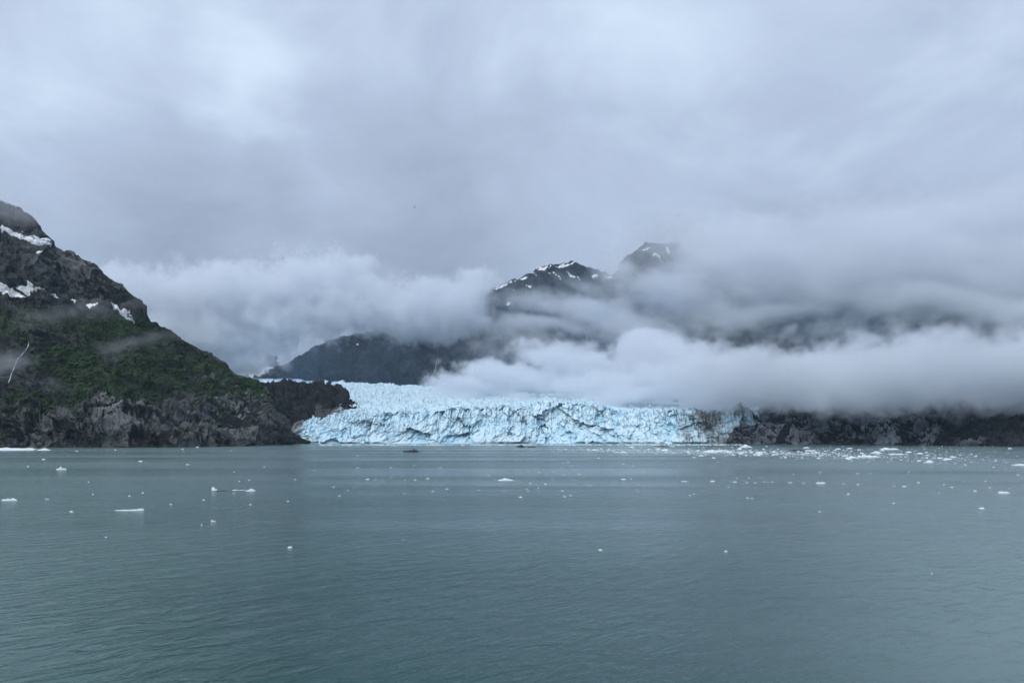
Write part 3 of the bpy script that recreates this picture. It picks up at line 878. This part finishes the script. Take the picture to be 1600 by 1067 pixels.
spots_left = [(68, 718, 8, 2), (44, 729, 4, 1), (219, 721, 8, 1.6), (293, 726, 6, 1.6), (413, 729, 4, 1), (366, 737, 4, 1), (138, 753, 3, 1), (374, 752, 3, 1.6), (389, 750, 4, 1), (74, 780, 7, 2), (145, 772, 4, 1),
              (202, 775, 4, 2), (223, 770, 4, 2.5), (267, 788, 5, 2), (111, 799.5, 6, 2), (318, 781, 6, 1.2), (391, 788.5, 4, 1.6), (315, 820, 3, 1.4), (165, 839, 4, 1), (450, 783, 5, 1.2), (461, 749, 4, 1),
              (491, 735, 4, 1), (308, 699, 6, 2), (285, 702, 5, 1), (120, 705, 6, 1), (180, 703, 5, 1), (365, 771, 3, 1)]
spots_mid = [(559, 712, 6, 1), (559, 731, 5, 1.4), (575, 749, 7, 1.5), (587, 749.5, 3, 1), (597, 751, 3, 1), (611, 746, 3, 1), (633, 750, 3, 1), (648, 750, 5, 1.6), (668, 748, 7, 1.8), (688, 731, 4, 1), (610, 731, 4, 1.4),
             (648, 727, 3, 1), (521, 761, 4, 1.4), (544, 766, 3, 1), (530, 775, 4, 1.6), (632, 771, 4, 1), (676, 768, 5, 1.3), (698, 764, 6, 1.3), (748, 766, 5, 1), (787, 768, 3, 1), (763, 743, 5, 1), (774, 749, 3, 1),
             (805, 751, 3, 1), (829, 755, 6, 1.6), (823, 764, 3, 1.6), (825.5, 767, 4, 1.4), (813, 777, 6, 2.4), (841, 763, 3, 1), (852, 756, 5, 1.6), (842, 738, 3, 1.4), (852, 741, 2.6, 1), (865, 737, 2.6, 1.4),
             (881, 742, 3.4, 1), (905, 741, 5, 1.2), (912, 745, 3, 1), (878, 731, 3, 1), (895, 733, 3, 1), (880, 723, 4, 1), (888, 722, 4, 1.2), (894, 728, 3, 1), (922, 759, 3, 1.6), (879, 767, 4, 1.2), (882, 776, 6, 1.4),
             (891, 774, 6, 1), (975, 749, 9, 1.4), (986, 748, 4, 1.2), (997, 768, 3, 1), (974, 725, 4, 1.2), (630, 843, 3, 1), (825, 737, 2.6, 1.4), (863, 749, 3, 1), (897, 750, 3, 1), (990, 728, 4, 1), (935, 716, 6, 1.4)]
spots_line = [(1070, 752, 14, 1.2), (1113, 752, 9, 1.8), (1148, 753, 9, 1.4), (1170, 747, 5, 1.4), (1167, 754, 5, 1.4), (1180, 754, 5, 1), (1193, 753, 4, 1), (1199, 753.5, 4, 1), (1207, 753, 6, 1.3), (1234, 754, 7, 1.5),
              (1256, 755, 5, 1), (1318, 756, 5, 1), (1340, 757, 8, 1.5), (1397, 759, 5, 1), (1412, 760, 9, 1.3), (1435, 754, 4.5, 1.6), (1475, 757, 5, 1.2), (1487, 761, 6, 1.2), (1505, 752, 3.4, 1), (1523, 767, 7, 1.6), (1547, 762, 5, 1.2),
              (1468, 770, 4, 1), (1325, 772, 6, 2.2), (1396, 786, 5, 1.2), (1281, 799.5, 3.6, 1.4), (1078, 774, 5, 1.4), (1084, 772, 4.4, 1.4), (1168, 778, 5, 1), (1175, 778.5, 5, 1), (1138, 761, 4, 1.2), (1240, 741, 4.6, 1),
              (1281, 738, 4, 1), (1340, 740, 5, 1.4), (1360, 739, 4, 1), (1420, 737, 4, 1), (1456, 896, 4.4, 1.6), (1005, 738, 3.4, 1), (1060, 729, 4, 1), (1112, 728, 4, 1), (1151, 747, 4.4, 1), (1122, 722, 4, 1), (1590, 742, 5, 1), (1540, 752, 4, 1)]
LANDMARKS = [(790, 749, 'the lone low white iceberg'), (365, 765, 'the dark bottomed finned iceberg'), (203, 796, 'the long thin white floe'), (95, 731, 'the knobbed little iceberg'),
             (15, 780, 'the ragged edge iceberg'), (644, 704, 'the black dirty iceberg'), (1570, 768, 'the flat floe far right'), (1282, 754, 'the longest drift line floe'), (1453, 721, 'the chunky white block'),
             (453, 854, 'the nearest left hand ice lump'), (938, 858, 'the nearest middle ice lump'), (1534, 793, 'the nearest right hand ice lump'), (815, 697, 'the black domed iceberg')]
ORDINAL = ['nearest', 'second nearest', 'third nearest', 'fourth nearest', 'fifth nearest', 'sixth nearest', 'seventh nearest', 'eighth nearest', 'ninth nearest', 'tenth nearest',
           'eleventh nearest', 'twelfth nearest', 'thirteenth nearest', 'fourteenth nearest', 'fifteenth nearest', 'sixteenth nearest', 'seventeenth nearest', 'eighteenth nearest']
ALL_SPOTS = spots_left + spots_mid + spots_line


def spot_label(sp_):
    """which one it is: its rank among the loose chunks on one side of a marked iceberg"""
    best = None
    for (lx, ly, phrase) in LANDMARKS:
        for side in (-1, 1):
            if (sp_[0] - lx) * side < 1:
                continue
            mine = math.hypot(sp_[0] - lx, sp_[1] - ly)
            rank = sum(1 for o_ in ALL_SPOTS if (o_[0] - lx) * side >= 1 and math.hypot(o_[0] - lx, o_[1] - ly) < mine - 1e-6)
            if best is None or (rank, mine) < best[:2]:
                best = (rank, mine, f"small white ice chunk, {ORDINAL[min(rank, 17)]} on the {'left' if side < 0 else 'right'} of {phrase}")
    return best[2]


for grp, lst in (('ice chunks below the green mountain', spots_left), ('ice chunks before the ice cliff', spots_mid), ('ice chunks in the right hand drift', spots_line)):
    for s in lst:
        chunk(*s, spot_label(s), grp)


def band_row(x):
    return np.interp(x, [840, 1000, 1150, 1300, 1450, 1600], [702.0, 704.5, 707, 710, 714, 719])


for _i in range(150):
    x = RNG.triangular(850, 1620, 1250)
    sp = np.interp(x, [850, 1200, 1600], [2.0, 4.0, 9.0])
    y = max(696.5, band_row(x) + RNG.gauss(0, 1) * sp)
    big_ = RNG.random() ** 2.5
    k_ = sum(x > m_ for m_ in (1112, 1250, 1369, 1453))
    where = ('left of the largest ragged iceberg', 'between the largest ragged iceberg and the black topped floe', 'between the black topped floe and the white hump',
             'between the white hump and the chunky white block', 'right of the chunky white block')[k_]
    chunk(x, y, 4.5 + 9 * big_, 1.2 + 1.8 * big_, 'white brash band chunk ' + where, 'ice chunks in the brash band ' + where)

# the countless crumbs of the brash band and of the line along the foot of the ice
tv, tf = [], []


def crumb(px, row, wpx, hpx):
    loc, m = on_water(px, row)
    r_, h_, dp = wpx * m * 0.5, hpx * m, wpx * m * RNG.uniform(0.4, 1.3)
    b0 = len(tv)
    for a in (0.2, 1.4, 2.4, 3.5, 4.5, 5.6):
        rr = RNG.uniform(0.7, 1.0)
        tv.append((loc.x + math.cos(a) * r_ * rr, loc.y + math.sin(a) * dp * rr, -0.1))
    for a in (0.8, 2.9, 5.0):
        tv.append((loc.x + math.cos(a) * r_ * 0.5, loc.y + math.sin(a) * dp * 0.5, h_ * RNG.uniform(0.5, 1.0)))
    for i in range(6):
        tf.append((b0 + i, b0 + (i + 1) % 6, b0 + 6 + (i // 2)))
    for i in (1, 3, 5):
        tf.append((b0 + (i + 1) % 6, b0 + 6 + ((i + 1) // 2) % 3, b0 + 6 + i // 2))
    tf.append((b0 + 6, b0 + 7, b0 + 8))


for _i in range(2200):
    x = RNG.triangular(830, 1640, 1120)
    sp = np.interp(x, [830, 1200, 1600], [1.5, 3.0, 7.0])
    crumb(x, max(695.8, band_row(x) + RNG.gauss(0, 1) * sp), RNG.uniform(0.8, 2.8), RNG.uniform(0.2, 0.7))
for _i in range(700):
    x = RNG.uniform(500, 1160)
    crumb(x, 694.2 + abs(RNG.gauss(0, 0.8)), RNG.uniform(1.5, 7), RNG.uniform(0.3, 0.9))
for _i in range(140):
    x = 1600 * RNG.random() ** 0.6
    crumb(x, 697 + RNG.random() ** 1.8 * 80, RNG.uniform(0.8, 2.2), RNG.uniform(0.3, 0.7))
brash = mesh_obj('brash_ice', tv, tf, M_berg)
tag(brash, 'countless white crumbs of brash ice along the glacier front', 'brash ice', kind='stuff')

# ------------------------------------------------------------------ a bird under the clouds
M_bird, _t = material('bird_plumage')
_b = _t.n('ShaderNodeBsdfPrincipled', {'Base Color': _t.mix(_t.noise(_t.n('ShaderNodeTexCoord').outputs['Object'], 6.0), (0.16, 0.17, 0.19), (0.30, 0.31, 0.33)), 'Roughness': 0.8})
_t.n('ShaderNodeOutputMaterial', {'Surface': _b})
bm = bmesh.new()
rings = []
for (x, z, r_) in ((-0.34, 0.0, 0.012), (-0.22, 0.0, 0.05), (-0.02, 0.0, 0.085), (0.14, 0.01, 0.075), (0.22, 0.03, 0.05), (0.29, 0.035, 0.042), (0.34, 0.03, 0.016), (0.39, 0.02, 0.006)):
    rings.append([bm.verts.new((x, r_ * math.cos(a), z + r_ * 0.85 * math.sin(a))) for a in np.linspace(0, 2 * math.pi, 9)[:-1]])
for ra, rb in zip(rings[:-1], rings[1:]):
    for i in range(8):
        bm.faces.new((ra[i], ra[(i + 1) % 8], rb[(i + 1) % 8], rb[i]))
for s in (-1, 1):
    lead = [(0.12, 0.05, 0.02), (0.17, 0.32, 0.15), (0.08, 0.62, 0.12), (-0.10, 0.92, 0.03)]
    trail = [(-0.10, 0.05, 0.02), (-0.05, 0.32, 0.14), (-0.08, 0.62, 0.11), (-0.13, 0.90, 0.03)]
    tops, bots = [], []
    for a, b in zip(lead, trail):
        tops.append([bm.verts.new((p[0], p[1] * s, p[2] + 0.012)) for p in (a, b)])
        bots.append([bm.verts.new((p[0], p[1] * s, p[2] - 0.012)) for p in (a, b)])
    for i in range(3):
        for la in (tops, bots):
            bm.faces.new((la[i][0], la[i + 1][0], la[i + 1][1], la[i][1]))
        bm.faces.new((tops[i][0], tops[i + 1][0], bots[i + 1][0], bots[i][0]))
        bm.faces.new((tops[i][1], tops[i + 1][1], bots[i + 1][1], bots[i][1]))
tl = [bm.verts.new(p) for p in ((-0.28, 0.03, 0.01), (-0.28, -0.03, 0.01), (-0.46, -0.07, 0.012), (-0.46, 0.07, 0.012), (-0.28, 0, -0.012), (-0.46, 0, -0.005))]
bm.faces.new((tl[0], tl[1], tl[2], tl[3]))
bm.faces.new((tl[0], tl[4], tl[5], tl[3]))
bm.faces.new((tl[1], tl[4], tl[5], tl[2]))
bmesh.ops.recalc_face_normals(bm, faces=bm.faces)
me = bpy.data.meshes.new('bird')
bm.to_mesh(me)
bm.free()
me.materials.append(M_bird)
bird = bpy.data.objects.new('bird', me)
bird.location = px_to(648, 324.5, 270)
bird.rotation_euler = (R(12), R(-8), R(160))
COL.objects.link(bird)
tag(bird, 'tiny dark seabird gliding alone under the grey clouds', 'bird')

# ------------------------------------------------------------------ low clouds: real volumes, one for each bank
def cloud_material(name, dens, color=(0.915, 0.94, 0.975), aniso=0.2):
    m, t = material(name)
    a = t.n('ShaderNodeAttribute', attribute_name='density')
    s = t.n('ShaderNodeVolumePrincipled', {'Color': (*color, 1.0), 'Density': t.math('MULTIPLY', a.outputs['Fac'], dens), 'Anisotropy': aniso})
    s.inputs['Density Attribute'].default_value = ''
    t.n('ShaderNodeOutputMaterial', {'Volume': s})
    return m


def cloud(name, label, blobs, dens, voxel, feat=220.0, rough=0.9, soft=0.45, step=None, seed=0.0, stretch=1.0, billow=0.0, color=(0.915, 0.94, 0.975)):
    """blobs: (px, row, distance, half width px, half height px, half depth m, tilt deg, weight). Their union is eaten and
    billowed by noise and written to a voxel grid."""
    g = bpy.data.node_groups.new(name, 'GeometryNodeTree')
    g.interface.new_socket('Geometry', in_out='INPUT', socket_type='NodeSocketGeometry')
    g.interface.new_socket('Geometry', in_out='OUTPUT', socket_type='NodeSocketGeometry')
    t = NT(g)
    pos = t.n('GeometryNodeInputPosition').outputs[0]
    # billowing: push the sample point about
    sp = t.vmath('ADD', t.vmath('MULTIPLY', pos, (1.0 / stretch, 1.0 / stretch, 1.0)), (seed * 913.0, seed * 377.0, seed * 151.0))
    wv = t.vmath('MULTIPLY', t.vmath('SUBTRACT', t.noise(sp, 1.0 / feat, 5.0, 0.58, color=True), (0.5, 0.5, 0.5)), (feat * 1.9, feat * 1.9, feat * 1.5))
    q = t.vmath('ADD', pos, wv)
    field = None
    lo, hi = np.full(3, 1e9), np.full(3, -1e9)
    for (cx, cy_, D, rx, ry, rd, tilt, wgt) in blobs:
        c = px_to(cx, cy_, D)
        rr = (rx * D / F, rd, ry * D / F)
        d = t.vmath('SUBTRACT', q, tuple(c))
        if tilt:
            d = t.n('ShaderNodeVectorRotate', {'Vector': d, 'Angle': R(tilt)}, rotation_type='Y_AXIS').outputs[0]
        ln = t.vmath('LENGTH', t.vmath('MULTIPLY', d, tuple(1.0 / r for r in rr)))
        b = t.math('MULTIPLY', t.math('SUBTRACT', 1.0, ln), wgt)
        if field is None:
            field = b
        else:
            field = t.math('SMOOTH_MAX', field, b, 0.25)
        ext = np.array([rr[0] * math.cos(R(tilt)) + rr[2] * abs(math.sin(R(tilt))), rr[1], rr[2] * math.cos(R(tilt)) + rr[0] * abs(math.sin(R(tilt)))]) * 1.25 + feat * 0.25
        lo = np.minimum(lo, np.array(c) - ext)
        hi = np.maximum(hi, np.array(c) + ext)
    lo[2] = max(lo[2], 0.5)
    n = t.noise(sp, 2.6 / feat, 6.0, 0.64, 0.6)
    field = t.math('ADD', field, t.math('MULTIPLY', t.math('SUBTRACT', n, 0.5), rough))
    puff = t.math('SUBTRACT', 1.0, t.math('ABSOLUTE', t.math('SUBTRACT', t.math('MULTIPLY', t.noise(sp, 5.0 / feat, 3.0, 0.55), 2.0), 1.0)))
    field = t.math('ADD', field, t.math('MULTIPLY', t.math('SUBTRACT', puff, 0.78), billow))
    den = t.smooth(field, 0.0, soft)
    # fade at the faces of the grid so nothing is cut
    sx = t.n('ShaderNodeSeparateXYZ', {0: pos})
    for ax in range(3):
        m_ = min(60.0, (hi[ax] - lo[ax]) * 0.12)
        if not (ax == 2 and lo[2] < 1):
            den = t.math('MULTIPLY', den, t.smooth(sx.outputs[ax], float(lo[ax]), float(lo[ax] + m_)))
        den = t.math('MULTIPLY', den, t.smooth(sx.outputs[ax], float(hi[ax]), float(hi[ax] - m_)))
    vc = t.n('GeometryNodeVolumeCube', {'Density': den, 'Background': 0.0, 'Min': tuple(lo), 'Max': tuple(hi)})
    for i, ax in enumerate('XYZ'):
        vx = voxel * (1.6 if ax == 'Y' else 1.0)
        vc.inputs['Resolution ' + ax].default_value = int(max(8, (hi[i] - lo[i]) / vx))
    mat = cloud_material(name, dens, color)
    sm = t.n('GeometryNodeSetMaterial', {'Geometry': vc.outputs[0], 'Material': mat})
    t.n('NodeGroupOutput', {0: sm.outputs[0]})
    vol = bpy.data.volumes.new(name)
    vol.materials.append(mat)
    vol.render.step_size = step or voxel * 2.0
    o = bpy.data.objects.new(name, vol)
    COL.objects.link(o)
    md = o.modifiers.new('cloud', 'NODES')
    md.node_group = g
    tag(o, label, 'cloud', kind='stuff')
    return o


cloud('cloud_bank', 'bright cloud bank lying between the green mountain and the peak', [
    (200, 470, 4300, 150, 50, 260, 0, 1), (360, 462, 4300, 170, 48, 300, 0, 1), (500, 445, 4250, 90, 50, 260, -14, 1), (545, 425, 4250, 40, 34, 180, 0, 1), (560, 485, 4250, 130, 42, 280, 0, 1),
    (650, 490, 4250, 120, 42, 260, 0, 1), (722, 485, 4250, 54, 44, 230, 0, 1.1), (738, 452, 4250, 36, 34, 170, 0, 1.1), (300, 525, 4300, 170, 46, 260, 0, 1),
    (430, 503, 4300, 110, 28, 240, 0, 0.85), (340, 562, 4900, 90, 32, 220, 0, 0.8)], 0.013, 10.0, feat=230, rough=1.6, soft=0.45, seed=1, billow=0.8)
cloud('cloud_band', 'long slanting cloud band drawn across the mountain below its summit', [
    (830, 508, 4300, 110, 22, 220, -4, 0.9), (930, 488, 4300, 130, 32, 240, -14, 1), (1060, 456, 4300, 150, 46, 300, -18, 1), (1200, 428, 4300, 220, 66, 380, -12, 1),
    (1400, 418, 4300, 260, 78, 420, -4, 1), (1650, 430, 4300, 260, 84, 420, 0, 1), (1500, 480, 4100, 260, 28, 300, -4, 1), (1200, 490, 4300, 200, 26, 260, 0, 0.9),
    (1200, 395, 4500, 200, 70, 380, -10, 0.8), (1400, 370, 4500, 260, 80, 380, -4, 0.8), (1620, 360, 4500, 260, 90, 380, 0, 0.8)],
      0.010, 15.0, feat=300, rough=0.9, soft=0.8, seed=2, stretch=1.7)
cloud('fog_bank', 'low fog bank spilling over the right end of the glacier and shore', [
    (1640, 580, 1650, 230, 64, 230, -3, 1), (1450, 588, 1750, 210, 52, 260, -4, 1), (1270, 594, 1950, 170, 46, 300, -5, 1), (1120, 598, 2250, 120, 42, 280, -5, 1),
    (1010, 548, 2700, 60, 38, 200, 0, 1.1), (1060, 572, 2600, 90, 38, 240, 0, 1), (900, 567, 2900, 90, 22, 220, -12, 1), (810, 590, 2900, 100, 20, 240, -10, 1),
    (740, 607, 2900, 70, 16, 260, -6, 1), (960, 604, 2600, 110, 26, 260, 0, 0.8), (1010, 624, 2330, 110, 13, 120, 0, 0.9), (1110, 628, 2170, 70, 15, 90, 0, 0.9), (1180, 625, 2050, 60, 18, 120, 0, 0.8)], 0.018, 7.0, feat=140, rough=2.1, soft=0.45, seed=3, stretch=1.2, billow=0.65)
cloud('glacier_mist', 'pale mist lying on the upper ice field', [
    (700, 622, 2700, 90, 15, 260, 0, 1), (800, 628, 2500, 80, 13, 220, 0, 0.9), (620, 632, 2500, 50, 7, 160, 0, 0.7)], 0.008, 9.0, feat=90, rough=0.7, soft=0.8, seed=5, stretch=1.5)
cloud('slope_mist', 'thin ragged mist trailing over the dark slope between the cloud layers', [
    (860, 560, 4000, 160, 50, 240, -10, 0.8), (1000, 520, 4000, 140, 40, 240, -8, 0.9), (1120, 512, 3900, 120, 26, 200, 0, 0.6), (1330, 515, 3800, 190, 24, 160, 0, 0.45),
    (820, 470, 4300, 70, 22, 200, -8, 0.9), (920, 445, 4300, 60, 16, 160, -10, 0.9), (965, 420, 4400, 40, 34, 160, 0, 1.1), (1055, 372, 4600, 90, 34, 220, -8, 1.6), (1020, 400, 4600, 60, 26, 160, -20, 0.9), (760, 480, 4300, 40, 30, 160, 0, 0.9)],
      0.0036, 14.0, feat=170, rough=1.8, soft=0.8, seed=6, stretch=1.5, billow=0.5)
cloud('valley_haze', 'thin blue haze hanging before the dark far ridge', [
    (560, 570, 4350, 330, 80, 150, 0, 1), (900, 540, 4350, 420, 160, 150, 0, 1), (1400, 560, 4350, 420, 160, 150, 0, 1), (330, 560, 6500, 140, 60, 400, 0, 1.2)],
      0.0011, 40.0, feat=400, rough=0.5, soft=0.8, seed=9, stretch=1.5, color=(0.50, 0.72, 1.0))
cloud('mountain_mist', 'thin wisps of mist against the green mountainside', [
    (20, 330, 1900, 60, 22, 80, 6, 1), (-10, 560, 1500, 60, 34, 60, 0, 1), (215, 540, 1750, 90, 20, 60, 14, 0.8), (110, 490, 1800, 110, 16, 70, 5, 0.6), (90, 600, 1500, 60, 12, 50, 0, 0.5)],
      0.006, 8.0, feat=70, rough=1.5, soft=0.9, seed=7, stretch=1.3)

# ------------------------------------------------------------------ haze over the bay
M_haze, _t = material('haze_air')
_v = _t.n('ShaderNodeVolumePrincipled', {'Color': (0.60, 0.80, 1.0, 1.0), 'Density': HAZE, 'Anisotropy': 0.0})
_t.n('ShaderNodeOutputMaterial', {'Volume': _v})
x0, x1, y0, y1, z0, z1 = -10500.0, 10500.0, -3500.0, 13000.0, -8.0, 2400.0
haze = mesh_obj('haze', [(x, y, z) for z in (z0, z1) for (x, y) in ((x0, y0), (x1, y0), (x1, y1), (x0, y1))],
                [(3, 2, 1, 0), (4, 5, 6, 7), (0, 1, 5, 4), (1, 2, 6, 5), (2, 3, 7, 6), (3, 0, 4, 7)], M_haze)
tag(haze, 'thin blue grey haze over the whole bay', 'haze', kind='stuff')
